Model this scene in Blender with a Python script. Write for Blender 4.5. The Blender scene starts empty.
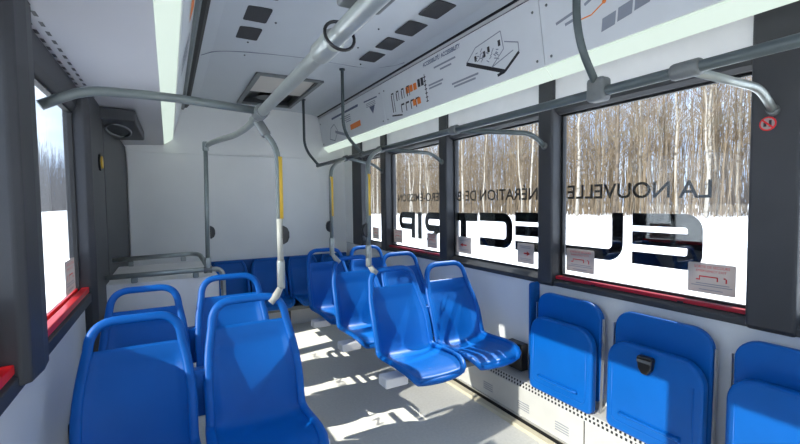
import bpy, bmesh, math, random
from mathutils import Vector, Matrix
C = bpy.context.scene.collection
random.seed(7)
PI = math.pi

# ---------------------------------------------------------------- camera
cam = bpy.data.objects.new('camera', bpy.data.cameras.new('camera'))
C.objects.link(cam)
yaw, pit, rol = 0.504817664, -0.04824729, -0.0119260480
fw = Vector((math.sin(yaw)*math.cos(pit), math.cos(yaw)*math.cos(pit), math.sin(pit)))
rt = fw.cross(Vector((0, 0, 1))).normalized(); up = rt.cross(fw)
r2 = rt*math.cos(rol)+up*math.sin(rol); u2 = -rt*math.sin(rol)+up*math.cos(rol)
M4 = Matrix((r2, u2, -fw)).transposed().to_4x4(); M4.translation = Vector((0, 0, 1.35))
cam.matrix_world = M4
cam.data.sensor_width = 36; cam.data.lens = 417.74/800*36; cam.data.clip_start = 0.02; cam.data.clip_end = 800
bpy.context.scene.camera = cam

# ---------------------------------------------------------------- view
vs = bpy.context.scene.view_settings
vs.view_transform = 'Standard'; vs.look = 'None'; vs.gamma = 1; vs.use_curve_mapping = False
vs.exposure = 0.55
bpy.context.scene.cycles.diffuse_bounces = 8; bpy.context.scene.cycles.transparent_max_bounces = 16

# ---------------------------------------------------------------- world: pale blue winter sky with cloud
w = bpy.data.worlds.new('sky'); bpy.context.scene.world = w; w.use_nodes = True
nt = w.node_tree; nt.nodes.clear()
out = nt.nodes.new('ShaderNodeOutputWorld'); bg = nt.nodes.new('ShaderNodeBackground')
tc = nt.nodes.new('ShaderNodeTexCoord'); mp = nt.nodes.new('ShaderNodeMapping'); mp.inputs['Scale'].default_value = (1, 1, 3)
nz = nt.nodes.new('ShaderNodeTexNoise'); nz.inputs['Scale'].default_value = 2.2; nz.inputs['Detail'].default_value = 7
cr = nt.nodes.new('ShaderNodeValToRGB')
cr.color_ramp.elements[0].position = .40; cr.color_ramp.elements[0].color = (.30, .46, .76, 1)
cr.color_ramp.elements[1].position = .66; cr.color_ramp.elements[1].color = (.80, .87, .98, 1)
nt.links.new(tc.outputs['Generated'], mp.inputs['Vector']); nt.links.new(mp.outputs['Vector'], nz.inputs['Vector'])
nt.links.new(nz.outputs['Fac'], cr.inputs['Fac']); nt.links.new(cr.outputs['Color'], bg.inputs['Color'])
bg.inputs['Strength'].default_value = 1.9
nt.links.new(bg.outputs['Background'], out.inputs['Surface'])

# ---------------------------------------------------------------- suns
def sun(name, d, strength, color, ang=.009):
    l = bpy.data.lights.new(name, 'SUN'); l.energy = strength; l.color = color; l.angle = ang
    o = bpy.data.objects.new(name, l); C.objects.link(o)
    o.rotation_euler = Vector(d).to_track_quat('-Z', 'Y').to_euler(); return o
sun('sun', (-1, -.17, -1.43), 6.0, (1, .94, .84))                # high sun over the street side
sun('low_sun_stand_in', (1, .17, -.55), 4.0, (1, .95, .86))         # added second sun from the left, stands in for low light of unknown source

# ---------------------------------------------------------------- materials
def mat(name, col, rough=.5, metal=0, noise=0, nscale=8, spec=None, bump=0, bscale=200, coat=0):
    m = bpy.data.materials.new(name); m.use_nodes = True; t = m.node_tree; p = t.nodes['Principled BSDF']
    p.inputs['Base Color'].default_value = (*col, 1); p.inputs['Roughness'].default_value = rough
    p.inputs['Metallic'].default_value = metal
    if spec is not None: p.inputs['Specular IOR Level'].default_value = spec
    if coat: p.inputs['Coat Weight'].default_value = coat; p.inputs['Coat Roughness'].default_value = .15
    c = t.nodes.new('ShaderNodeTexCoord')
    if noise:
        n = t.nodes.new('ShaderNodeTexNoise'); n.inputs['Scale'].default_value = nscale; n.inputs['Detail'].default_value = 6
        r = t.nodes.new('ShaderNodeValToRGB'); a, b = r.color_ramp.elements
        a.position = .3; b.position = .7
        a.color = (*[v*(1-noise) for v in col], 1); b.color = (*[min(1, v*(1+noise)) for v in col], 1)
        t.links.new(c.outputs['Object'], n.inputs['Vector']); t.links.new(n.outputs['Fac'], r.inputs['Fac'])
        t.links.new(r.outputs['Color'], p.inputs['Base Color'])
    if bump:
        n = t.nodes.new('ShaderNodeTexNoise'); n.inputs['Scale'].default_value = bscale
        b = t.nodes.new('ShaderNodeBump'); b.inputs['Strength'].default_value = bump; b.inputs['Distance'].default_value = .002
        t.links.new(c.outputs['Object'], n.inputs['Vector']); t.links.new(n.outputs['Fac'], b.inputs['Height'])
        t.links.new(b.outputs['Normal'], p.inputs['Normal'])
    return m
def emis(name, col, s):
    m = bpy.data.materials.new(name); m.use_nodes = True; p = m.node_tree.nodes['Principled BSDF']
    p.inputs['Base Color'].default_value = (.25, .27, .25, 1)
    p.inputs['Emission Color'].default_value = (*col, 1); p.inputs['Emission Strength'].default_value = s
    return m
BLUE = mat('blue_plastic', (.0005, .108, .44), .42, spec=.28, noise=.06, nscale=5, bump=.12, bscale=350)
BLUEP = mat('blue_panel', (.001, .085, .34), .45, spec=.3, noise=.05)
WALL = mat('grey_white_wall', (.72, .73, .74), .45, noise=.03, nscale=3)
REAR = mat('pale_rear_wall', (.88, .88, .86), .5, noise=.03, nscale=2)
CEIL = mat('ceiling_panel', (.52, .55, .575), .35, noise=.03, nscale=2)
SOFF = mat('soffit_panel', (.54, .535, .55), .4, noise=.03, nscale=2)
DARK = mat('dark_grey_trim', (.040, .041, .046), .5, noise=.08, bump=.1)
BLACK = mat('black_rubber', (.008, .008, .009), .6, noise=.1)
BLKP = mat('black_plastic', (.012, .012, .014), .35)
FLOOR = mat('speckled_beige_floor', (.68, .665, .62), .5, noise=.06, nscale=60, bump=.05)
LEDGE = mat('ledge_panel', (.58, .57, .54), .5, noise=.04)
TRIMP = mat('cream_floor_trim', (.62, .56, .42), .5, noise=.05)
RAIL = mat('grey_green_rail', (.19, .215, .21), .38, metal=.3, noise=.08, nscale=20)
RAILD = mat('dark_grey_green_rail', (.085, .105, .108), .38, metal=.2, noise=.08, nscale=20)
RAILS = mat('satin_steel_rail', (.37, .395, .375), .32, metal=.5, noise=.06, nscale=20)
CLAMP = mat('grey_cast_clamp', (.17, .18, .18), .5, metal=.3, noise=.1, nscale=30)
ALU = mat('aluminium', (.6, .6, .6), .3, metal=.8, noise=.05)
PALE = mat('pale_grey_plastic', (.42, .42, .38), .5, noise=.04)
YELL = mat('yellow_sleeve', (.72, .45, .04), .5, noise=.06)
RED = mat('red_plastic', (.80, .015, .02), .3, noise=.08)
REDD = mat('dark_red_plastic', (.38, .01, .025), .35, noise=.08)
WHITE = mat('white_panel', (.90, .88, .88), .45, noise=.03)
PRINT = mat('white_print_panel', (.70, .72, .74), .3, noise=.02)
INKB = mat('navy_print', (.08, .10, .18), .5)
INKG = mat('grey_print', (.26, .28, .33), .5)
INKK = mat('black_print', (.02, .02, .025), .5)
INKO = mat('orange_print', (.85, .22, .03), .5)
INKR = mat('red_print', (.62, .03, .03), .5)
STICK = mat('sticker_paper', (.55, .51, .49), .45, noise=.05)
STICK.node_tree.nodes['Principled BSDF'].inputs['Transmission Weight'].default_value = .0
def translucent(m, col, f):
    t = m.node_tree; p = t.nodes['Principled BSDF']; o = t.nodes['Material Output']; a = t.nodes.new('ShaderNodeBsdfTranslucent'); a.inputs[0].default_value = (*col, 1)
    x = t.nodes.new('ShaderNodeMixShader'); x.inputs[0].default_value = f; t.links.new(p.outputs[0], x.inputs[1]); t.links.new(a.outputs[0], x.inputs[2]); t.links.new(x.outputs[0], o.inputs['Surface'])
translucent(STICK, (.55, .50, .48), .4)
LETTER = mat('black_gloss_vinyl', (.006, .006, .008), .03)
LETTER.node_tree.nodes['Principled BSDF'].inputs['IOR'].default_value = 1.65
LETTERM = mat('dark_vinyl', (.015, .014, .013), .5)
MESHD = mat('dark_speaker_mesh', (.035, .035, .038), .7, noise=.5, nscale=260)
LIGHT = emis('light_diffuser', (.74, .88, .77), .56)
SNOW = mat('snow', (.86, .88, .92), .7, noise=.05, nscale=.5)
CREAM = mat('cream_hatch_lid', (.60, .56, .50), .5)

def glass_mat():
    m = bpy.data.materials.new('window_glass'); m.use_nodes = True; t = m.node_tree; t.nodes.clear()
    o = t.nodes.new('ShaderNodeOutputMaterial'); x = t.nodes.new('ShaderNodeMixShader'); f0 = t.nodes.new('ShaderNodeLayerWeight'); f0.inputs['Blend'].default_value = .5
    f1 = t.nodes.new('ShaderNodeMath'); f1.operation = 'POWER'; f1.inputs[1].default_value = 5
    f = t.nodes.new('ShaderNodeMath'); f.operation = 'MULTIPLY_ADD'; f.inputs[1].default_value = .5; f.inputs[2].default_value = .03
    t.links.new(f0.outputs['Facing'], f1.inputs[0]); t.links.new(f1.outputs[0], f.inputs[0])
    a = t.nodes.new('ShaderNodeBsdfTransparent'); a.inputs['Color'].default_value = (.93, .95, .95, 1)
    g = t.nodes.new('ShaderNodeBsdfGlossy'); g.inputs['Roughness'].default_value = .0
    t.links.new(f.outputs[0], x.inputs[0]); t.links.new(a.outputs[0], x.inputs[1]); t.links.new(g.outputs[0], x.inputs[2])
    t.links.new(x.outputs[0], o.inputs[0]); return m
GLASS = glass_mat()

def bark(name, base, mark, amt=.55, sc=3):
    m = bpy.data.materials.new(name); m.use_nodes = True; t = m.node_tree; p = t.nodes['Principled BSDF']
    p.inputs['Roughness'].default_value = .8
    c = t.nodes.new('ShaderNodeTexCoord'); mp_ = t.nodes.new('ShaderNodeMapping'); mp_.inputs['Scale'].default_value = (1, 1, 1.6)
    n = t.nodes.new('ShaderNodeTexNoise'); n.inputs['Scale'].default_value = sc; n.inputs['Detail'].default_value = 5
    r = t.nodes.new('ShaderNodeValToRGB'); a, b = r.color_ramp.elements
    a.position = amt-.18; a.color = (*mark, 1); b.position = amt; b.color = (*base, 1)
    t.links.new(c.outputs['Object'], mp_.inputs[0]); t.links.new(mp_.outputs[0], n.inputs['Vector'])
    t.links.new(n.outputs['Fac'], r.inputs[0]); t.links.new(r.outputs[0], p.inputs['Base Color']); return m
BIRCH = bark('birch_bark', (.40, .365, .31), (.09, .07, .055), .47)
BROWN = bark('brown_bark', (.15, .115, .08), (.06, .045, .035), .5)
TWIG = bark('twig_bark', (.20, .15, .095), (.09, .065, .045), .5, 1)

# ---------------------------------------------------------------- mesh helpers
def obj(name, bm, m, parent=None, smooth=False, bevel=0, mats=None):
    me = bpy.data.meshes.new(name); bmesh.ops.recalc_face_normals(bm, faces=bm.faces); bm.to_mesh(me); bm.free()
    for x in (mats or [m]): me.materials.append(x)
    if smooth:
        for f in me.polygons: f.use_smooth = True
    o = bpy.data.objects.new(name, me); C.objects.link(o)
    if parent: o.parent = parent
    if bevel:
        b = o.modifiers.new('bevel', 'BEVEL'); b.width = bevel; b.segments = 3; b.limit_method = 'ANGLE'; b.angle_limit = .6
        b.harden_normals = False
    return o
def tag(o, label, cat, group=None):
    o['label'] = label; o['category'] = cat
    if group: o['group'] = group
    return o
def thing(name, label, cat, loc=(0, 0, 0), group=None):
    o = bpy.data.objects.new(name, None); C.objects.link(o); o.location = loc; o.empty_display_size = .1
    return tag(o, label, cat, group)
def struct(name, bm, m, parent=None, **k):
    o = obj(name, bm, m, parent, **k); o['kind'] = 'structure'; return o
def sempty(name):
    o = bpy.data.objects.new(name, None); C.objects.link(o); o['kind'] = 'structure'; return o
def copy_tree(o, parent=None):
    c = o.copy(); C.objects.link(c)
    if parent: c.parent = parent
    for ch in list(KIDS.get(o.name, [])): copy_tree(ch, c)
    return c
KIDS = {}
def reg(root):
    for o in C.objects:
        if o.parent: 
            L = KIDS.setdefault(o.parent.name, [])
            if o not in L: L.append(o)
def box(bm, x0, x1, y0, y1, z0, z1, mi=0):
    v = [bm.verts.new(p) for p in [(x0, y0, z0), (x1, y0, z0), (x1, y1, z0), (x0, y1, z0), (x0, y0, z1), (x1, y0, z1), (x1, y1, z1), (x0, y1, z1)]]
    for f in [(0, 3, 2, 1), (4, 5, 6, 7), (0, 1, 5, 4), (1, 2, 6, 5), (2, 3, 7, 6), (3, 0, 4, 7)]:
        bm.faces.new([v[i] for i in f]).material_index = mi
    return bm
def B(*a): return box(bmesh.new(), *a)
def prism(bm, pts, fn, a, b):
    """extrude 2-D polygon pts between a and b; fn(u,v,w)->xyz"""
    A = [bm.verts.new(fn(u, v, a)) for u, v in pts]; Z = [bm.verts.new(fn(u, v, b)) for u, v in pts]
    bm.faces.new(A); bm.faces.new(Z[::-1]); n = len(pts)
    for i in range(n): bm.faces.new([A[i], A[(i+1) % n], Z[(i+1) % n], Z[i]])
    return bm
XZ = lambda u, v, w: (u, w, v)          # section in x-z run along y
YZ = lambda u, v, w: (w, u, v)          # outline in y-z, thickness in x
XY = lambda u, v, w: (u, v, w)
def sec(pts, y0, y1): return prism(bmesh.new(), pts, XZ, y0, y1)
def smoothpath(pts, n=6, closed=False):
    P = [Vector(p) for p in pts]; N = len(P); outp = []
    rng = range(N if closed else N-1)
    for i in rng:
        if closed: p0, p1, p2, p3 = P[(i-1) % N], P[i], P[(i+1) % N], P[(i+2) % N]
        else: p0, p1, p2, p3 = P[max(i-1, 0)], P[i], P[i+1], P[min(i+2, N-1)]
        for k in range(n):
            t = k/n
            outp.append(.5*((2*p1)+(-p0+p2)*t+(2*p0-5*p1+4*p2-p3)*t*t+(-p0+3*p1-3*p2+p3)*t**3))
    if not closed: outp.append(P[-1])
    return outp
def fillet(pts, r, n=6):
    """polyline with rounded corners"""
    P = [Vector(p) for p in pts]; o = [P[0]]
    for i in range(1, len(P)-1):
        a, b, c = P[i-1], P[i], P[i+1]; d1 = (a-b); d2 = (c-b); rr = min(r, d1.length*.49, d2.length*.49)
        s = b+d1.normalized()*rr; e = b+d2.normalized()*rr
        for k in range(n+1):
            t = k/n; o.append(s*(1-t)**2+b*2*t*(1-t)+e*t*t)
    o.append(P[-1]); return o
def tube(bm, pts, r, seg=12, closed=False, flat=1, radii=None):
    P = [Vector(p) for p in pts]; n = len(P); rings = []; prev = None
    for i, p in enumerate(P):
        if closed: t = P[(i+1) % n]-P[(i-1) % n]
        else: t = P[min(i+1, n-1)]-P[max(i-1, 0)]
        t.normalize()
        if prev is None:
            a = t.orthogonal().normalized()
            if abs(t.dot(Vector((1, 0, 0)))) < .9: a = (Vector((1, 0, 0))-t*t.x).normalized()
        else: a = (prev-t*prev.dot(t)).normalized()
        prev = a; b = t.cross(a); rr = radii[i] if radii else r
        rings.append([bm.verts.new(p+(a*math.cos(k*2*PI/seg)+b*math.sin(k*2*PI/seg)*flat)*rr) for k in range(seg)])
    m = n if closed else n-1
    for i in range(m):
        A, Z = rings[i], rings[(i+1) % n]
        for k in range(seg): bm.faces.new([A[k], A[(k+1) % seg], Z[(k+1) % seg], Z[k]])
    if not closed: bm.faces.new(rings[0][::-1]); bm.faces.new(rings[-1])
    return bm
def T(pts, r, **k): return tube(bmesh.new(), pts, r, **k)
def rrect(u0, u1, v0, v1, rb, rt_, n=6):
    o = []
    for (cx, cy, r, a0) in [(u1-rb, v0+rb, rb, -90), (u1-rt_, v1-rt_, rt_, 0), (u0+rt_, v1-rt_, rt_, 90), (u0+rb, v0+rb, rb, 180)]:
        if r <= 1e-5: o.append((cx, cy)); continue
        for k in range(n+1):
            a = math.radians(a0+90*k/n); o.append((cx+r*math.cos(a), cy+r*math.sin(a)))
    return o

# ================================================================ BUS SHELL
Y0, Y1 = -4.0, 5.0
XL, XR = -.44, 2.05
struct('floor', B(-.46, 2.08, Y0, Y1, -.08, 0), FLOOR)
struct('wall_rear', prism(bmesh.new(), [(-.46, 0), (2.08, 0), (2.08, 2.5), (-.46, 2.5)], lambda u, v, w: (u, w, v), Y1, Y1+.06), REAR)
struct('trim_1', B(-.35, 1.97, 4.975, 5.0, .70, 1.885), REAR, bevel=.006)      # large rear panel
struct('trim_2', B(-.46, -.36, 3.35, 5.0, 0, 1.93), DARK)
bm = B(-.46, 2.08, Y0-.06, Y0, 0, .8); box(bm, -.46, 2.08, Y0-.06, Y0, 2.25, 2.5); box(bm, -.46, -.36, Y0-.06, Y0, .8, 2.25); box(bm, 1.98, 2.08, Y0-.06, Y0, .8, 2.25)
struct('wall_front', bm, DARK)
struct('window_20', B(-.36, 1.98, Y0-.04, Y0-.034, .8, 2.25), GLASS)
# right side
struct('wall_right', sec([(1.975, 0), (1.975, .85), (2.08, .85), (2.08, 0)], Y0, Y1), WALL)
struct('trim_3', sec([(1.965, .845), (1.965, .872), (2.025, .905), (2.08, .905), (2.08, .845)], Y0, Y1), DARK, bevel=.004)
struct('trim_4', sec([(2.0, 1.845), (1.975, 1.86), (1.975, 1.905), (2.08, 1.93), (2.08, 1.845)], Y0, Y1), DARK)
struct('trim_5', sec([(1.975, 1.90), (1.975, 2.06), (1.78, 2.06), (1.78, 2.08), (2.06, 2.08), (2.06, 1.90)], Y0, Y1), WHITE)
struct('trim_6', sec([(2.06, 1.92), (2.11, 1.92), (2.11, 2.52), (2.06, 2.52)], Y0, Y1), DARK)
struct('wall_right.001', B(1.96, 2.08, 4.715, 5.0, .85, 2.06), REAR)
# left side
struct('wall_left', sec([(-.40, 0), (-.40, .85), (-.46, .85), (-.46, 0)], Y0, Y1), WALL)
struct('trim_7', sec([(-.37, .845), (-.37, .888), (-.41, .905), (-.46, .905), (-.46, .845)], Y0, 3.0), DARK, bevel=.004)
struct('trim_8', sec([(-.455, 1.83), (-.41, 1.83), (-.395, 1.86), (-.385, 1.955), (-.46, 1.96)], Y0, Y1), DARK, bevel=.006)
struct('trim_9', sec([(-.49, 1.92), (-.455, 1.92), (-.455, 2.52), (-.49, 2.52)], Y0, Y1), DARK)
# roof and ceilings
struct('roof', B(-.49, 2.11, Y0-.06, Y1+.06, 2.5, 2.55), DARK)
cp = [(.225, 2.40), (.30, 2.418), (.55, 2.434), (.92, 2.44), (1.30, 2.434), (1.55, 2.418), (1.622, 2.40)]
bm = bmesh.new(); hx0, hx1, hy0, hy1 = .70, 1.22, 3.66, 4.76
def ceilz(x):
    for (a, za), (b, zb) in zip(cp, cp[1:]):
        if a <= x <= b: return za+(zb-za)*(x-a)/(b-a)
xs = sorted([p[0] for p in cp]+[hx0, hx1]); ys = [Y0, hy0, hy1, Y1]
for i in range(len(xs)-1):
    for j in range(3):
        if j == 1 and xs[i] >= hx0-1e-6 and xs[i+1] <= hx1+1e-6: continue
        a, b = xs[i], xs[i+1]; za, zb = ceilz(a), ceilz(b)
        q = [(a, ys[j], za), (b, ys[j], zb), (b, ys[j+1], zb), (a, ys[j+1], za)]
        v = [bm.verts.new(p) for p in q]+[bm.verts.new((p[0], p[1], p[2]+.02)) for p in q]
        for f in [(0, 1, 2, 3), (7, 6, 5, 4), (0, 4, 5, 1), (1, 5, 6, 2), (2, 6, 7, 3), (3, 7, 4, 0)]: bm.faces.new([v[k] for k in f])
bmesh.ops.remove_doubles(bm, verts=bm.verts, dist=1e-5)
struct('ceiling', bm, CEIL)
struct('ceiling.001', sec([(-.021, 1.970), (-.40, 1.948), (-.40, 1.965), (-.021, 1.988)], Y0, Y1), SOFF)
# ceiling seams
def seam(pts): return T(smoothpath(pts, 5), .0035, seg=6)
struct('trim_10', seam([(.235, 3.30, 2.402), (.40, 3.20, 2.424), (.92, 3.14, 2.440), (1.40, 3.12, 2.430), (1.56, 2.95, 2.417), (1.60, 2.80, 2.405)]), INKG)
struct('trim_11', sec([(.155, 2.362), (.205, 2.372), (.226, 2.40), (.226, 2.43), (.155, 2.43)], Y0, Y1), BLACK)
struct('trim_12', sec([(.150, 2.352), (.168, 2.345), (.180, 2.36), (.17, 2.40), (.15, 2.40)], Y0, Y1), RAIL)
struct('trim_13', sec([(1.621, 2.394), (1.634, 2.391), (1.634, 2.43), (1.621, 2.43)], Y0, Y1), BLACK)
struct('trim_14', sec([(1.634, 2.371), (1.64, 2.371), (1.66, 2.43), (1.634, 2.43)], Y0, Y1), SOFF)
# pillars right
def rpillar(n, a, b):
    bm = sec([(1.95, .86), (1.95, 2.059), (2.055, 2.059), (2.055, 1.93), (2.08, 1.93), (2.08, .86), (1.965, .838)], a, b)
    struct('trim_%d' % n, bm, DARK, bevel=.012)
n = 20
for a, b in [(4.45, 4.72), (3.83, 3.95), (2.755, 2.865), (1.70, 1.81), (.61, .762), (-.49, -.37), (-1.6, -1.48), (-2.7, -2.58), (-4, -3.7)]:
    rpillar(n, a, b); n += 1
def lpillar(n, a, b):
    bm = bmesh.new(); tube(bm, [], .01) if 0 else None
    prism(bm, [(-.455, a), (-.365, a), (-.345, a+.02), (-.338, (a+b)/2), (-.345, b-.02), (-.365, b), (-.455, b)], XY, .862, 1.955)
    struct('trim_%d' % n, bm, DARK, bevel=.006)
for a, b in [(1.47, 1.69), (.38, .58), (-.72, -.52), (-1.8, -1.6), (-2.9, -2.7), (-4, -3.8)]:
    lpillar(n, a, b); n += 1
struct('trim_%d' % n, prism(bmesh.new(), [(-.455, 2.68), (-.37, 2.68), (-.345, 2.71), (-.345, 3.2), (-.36, 3.22), (-.455, 3.22)], XY, 0, 1.955), DARK, bevel=.006); n += 1
struct('trim_%d' % n, B(-.455, -.385, 3.2, 3.36, 0, 1.95), BLACK); n += 1

# windows
def window(n, side, a, b, red):
    r = sempty('window_%d' % n)
    x = 2.045 if side > 0 else -.437; z0, z1 = (.905, 1.847) if side > 0 else (.900, 1.832)
    p = obj('glass_pane', B(x, x+.004, a, b, z0, z1), GLASS, r)
    xi = x-.02 if side > 0 else x+.004
    bm = bmesh.new(); g = .014
    for q in [(a, a+g, z0, z1), (b-g, b, z0, z1), (a, b, z0, z0+g*.7), (a, b, z1-g, z1)]: box(bm, xi, xi+.018, q[0], q[1], q[2], q[3])
    obj('rubber_gasket', bm, BLACK, r)
    if red:
        if side > 0:
            s = obj('release_strip', B(1.985, 2.012, a-.02, b+.03, .886, .905), REDD, r, bevel=.004)
            for yy in (a+.25, b-.25): obj('strip_clip', B(1.982, 1.987, yy-.012, yy+.012, .886, .893), BLKP, s)
        else:
            obj('release_strip', B(-.41, -.378, a, b+.04, .897, .925), RED, r, bevel=.004)
            obj('release_strip', B(-.433, -.424, a, b, .90, .925), RED, r, bevel=.002)
k = 1
for a, b, rd in [(3.95, 4.45, 0), (2.865, 3.83, 1), (1.81, 2.755, 0), (.762, 1.70, 1), (-.37, .61, 0), (-1.48, -.49, 1), (-2.58, -1.6, 0), (-3.7, -2.7, 0)]:
    window(k, 1, a, b, rd); k += 1
for a, b in [(1.69, 2.68), (.58, 1.47), (-.52, .38), (-1.6, -.72), (-2.7, -1.8), (-3.8, -2.9)]:
    window(k, -1, a, b, 1); k += 1

# right ledge along the floor
lg = sempty('baseboard_right')
obj('ledge_panel', sec([(1.83, .02), (1.83, .215), (1.855, .25), (1.98, .268), (1.98, 0), (1.83, 0)], -2.5, 4.3), LEDGE, lg, bevel=.003)
obj('floor_trim', sec([(1.765, 0), (1.775, .016), (1.812, .018), (1.812, 0)], -2.5, 4.3), TRIMP, lg)
obj('track_slot', sec([(1.812, 0), (1.812, .010), (1.822, .012), (1.822, .034), (1.832, .034), (1.832, 0)], -2.5, 4.3), BLACK, lg)
obj('track_edge', sec([(1.822, .034), (1.822, .044), (1.832, .044), (1.832, .034)], -2.5, 4.3), ALU, lg)
bm = bmesh.new()
d = Vector((.025, 0, .035)).normalized(); nrm = Vector((-.035, 0, .025)).normalized()
yy = .2; i = 0
while yy < 4.2:
    for j in (0, 1):
        c = Vector((1.83, yy+(.012 if j else 0), .215))+d*(.012+.019*j)+nrm*.0006
        e = Vector((0, .0075, 0)) ; f = d*.006
        s = 1 if j else -1
        vs_ = [c-e-f, c-f*0+e*.6-f, c+e+f, c-e*.6+f]
        bm.faces.new([bm.verts.new(v) for v in vs_])
    yy += .024
obj('perforation_band', bm, BLKP, lg)['kind'] = 'stuff'
for yv in (1.52, 1.80, 2.12, .95):
    bm = bmesh.new()
    for j in range(4): box(bm, 1.8285, 1.831, yv-.045, yv+.045, .085+j*.014, .090+j*.014)
    obj('louvre_vent', bm, INKG, lg)
for yv in (1.38, 2.6): obj('panel_joint', B(1.8288, 1.831, yv-.003, yv+.003, .04, .215), BLKP, lg)

# light strips (thing each) --------------------------------------------------
def strip(label, pts, x, z, ys_):
    t = thing('light_strip', label, 'ceiling light', (x, ys_[0], z), 'light strips along the ceiling edges')
    for a, b in zip(ys_, ys_[1:]):
        bm = bmesh.new(); prism(bm, [(u-x, v-z) for u, v in pts], XZ, a+.0015-ys_[0], b-.0015-ys_[0]); obj('diffuser', bm, LIGHT, t)
    return t
strip('long glowing white light strip over the right-hand windows', [(1.752, 1.966), (1.692, 2.018), (1.72, 2.05), (1.78, 2.0)], 1.72, 1.97, [Y0+.05, -1.7, -.25, 1.52, 3.28, 4.985])
strip('narrow glowing white light strip above the left-hand seats', [(-.019, 1.972), (.060, 2.028), (.03, 2.06), (-.05, 2.0)], .02, 1.97, [Y0+.05, -1.7, -.25, 1.52, 3.28, 4.985])

# ================================================================ PRINTED PANELS
A0 = Vector((1.69, 0, 2.02)); A1 = Vector((1.635, 0, 2.37)); nP = Vector((-.35, 0, -.055)).normalized()
def onpanel(y, s, off=.0): v = A0+(A1-A0)*s+nP*off; return Vector((v.x, y, v.z))
def pquad(bm, pts, off=.0015):
    bm.faces.new([bm.verts.new(onpanel(y, s, off)) for y, s in pts])
def pline(bm, a, b, wd=.006, off=.0015):
    L = .354; v = Vector((b[0]-a[0], (b[1]-a[1])*L)); n_ = Vector((-v.y, v.x)).normalized()*wd/2
    pquad(bm, [(a[0]+n_.x, a[1]+n_.y/L), (b[0]+n_.x, b[1]+n_.y/L), (b[0]-n_.x, b[1]-n_.y/L), (a[0]-n_.x, a[1]-n_.y/L)], off)
def text_mesh(s, name, m, parent, mtx, size=None, width=None, height=None, offset=0, ext=.0005):
    cu = bpy.data.curves.new(name, 'FONT'); cu.body = s; cu.size = 1; cu.extrude = 0; cu.offset = offset
    o = bpy.data.objects.new('tmp', cu); C.objects.link(o); bpy.context.view_layer.update()
    me = bpy.data.meshes.new_from_object(o.evaluated_get(bpy.context.evaluated_depsgraph_get())); bpy.data.objects.remove(o)
    xs_ = [v.co.x for v in me.vertices]; ys_ = [v.co.y for v in me.vertices]
    w0, h0 = max(xs_)-min(xs_), max(ys_)-min(ys_)
    if width is None: sc = height/h0; sx = sy = sc
    else: sx = width/w0; sy = (height/h0 if height else sx)
    for v in me.vertices:
        v.co = mtx @ Vector(((v.co.x-min(xs_))*sx, (v.co.y-min(ys_))*sy, 0))
    me.materials.clear(); me.materials.append(m); me.name = name
    ob = bpy.data.objects.new(name, me); C.objects.link(ob)
    if parent: ob.parent = parent
    return ob
def panel_mtx(y, s, off=.0018):
    o = onpanel(y, s, off); ex = Vector((0, -1, 0)); ey = (A1-A0).normalized(); ez = ex.cross(ey)
    m = Matrix((ex, ey, ez)).transposed().to_4x4(); m.translation = o; return m
def rpanel(a, b, label):
    t = thing('printed_panel', label, 'printed panel')
    q = [onpanel(0, .02), onpanel(0, .985), onpanel(0, .985, -.012), onpanel(0, .02, -.012)]
    obj('panel_board', sec([(v.x, v.z) for v in q], a+.002, b-.002), PRINT, t)
    bm = bmesh.new()
    for yv in (a+.045, b-.045):
        for s in (.12, .80):
            bmesh.ops.create_uvsphere(bm, u_segments=8, v_segments=5, radius=.007, matrix=Matrix.Translation(onpanel(yv, s, .001)))
            obj('screw_head', bm, CLAMP, t); bm = bmesh.new()
    bm.free(); return t
p1 = rpanel(3.28, 4.985, 'white printed panel at the rear end of the right ceiling edge with orange label')
bm = bmesh.new()
pline(bm, (4.55, .78), (3.80, .79), .022)
for q in [((3.66, .78), (3.38, .76)),]: pline(bm, *q, wd=.012)
obj('printed_heading', bm, INKB, p1)
bm = bmesh.new()
for i in range(4): pline(bm, (4.3-i*.05, .66-i*.055), (4.02, .66-i*.055), .009)
for i in range(3): pline(bm, (3.62, .70-i*.04), (3.42, .70-i*.04), .006)
obj('printed_lines', bm, INKG, p1)
bm = bmesh.new(); pquad(bm, [(4.06, .22), (3.80, .24), (3.80, .39), (4.06, .37)]); obj('orange_label', bm, INKO, p1)
bm = bmesh.new(); pquad(bm, [(3.56, .60), (3.44, .60), (3.50, .40)]); obj('printed_symbol', bm, INKB, p1)
bm = bmesh.new()
pts = [(4.70, .2), (4.62, .52), (4.5, .6), (4.42, .35), (4.55, .1), (4.70, .2)]
for u, v in zip(pts, pts[1:]): pline(bm, u, v, .01)
pline(bm, (4.50, .36), (4.22, .16), .03)
obj('printed_diagram', bm, INKG, p1)
p2 = rpanel(1.52, 3.28, 'white printed panel with seating plan and bus cutaway drawing above the windows')
text_mesh('ACCESSIBILITÉ / ACCESSIBILITY', 'printed_heading', INKB, p2, panel_mtx(2.60, .85), width=.44, height=.036, offset=.03)
bm = bmesh.new()
for (a, b, s) in [(2.47, 2.22, .74), (2.40, 2.27, .66), (2.56, 2.38, .46), (2.56, 2.40, .40), (2.29, 2.02, .30), (2.27, 2.05, .24)]: pline(bm, (a, s), (b, s), .012)
obj('printed_lines', bm, INKG, p2)
bm = bmesh.new()
for i in range(4):
    y = 3.12-i*.085; pline(bm, (y, .62), (y, .44-(.22 if i < 1 else 0)), .014); pline(bm, (y-.035, .62), (y-.035, .44-(.22 if i < 1 else 0)), .008); pline(bm, (y, .64), (y-.04, .64), .012)
for i in range(4):
    y = 2.98-i*.075; pline(bm, (y, .31), (y, .15), .012); pline(bm, (y, .32), (y-.05, .32), .014)
pline(bm, (3.15, .16), (2.98, .10), .012); pline(bm, (2.60, .72), (2.60, .16), .008)
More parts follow.
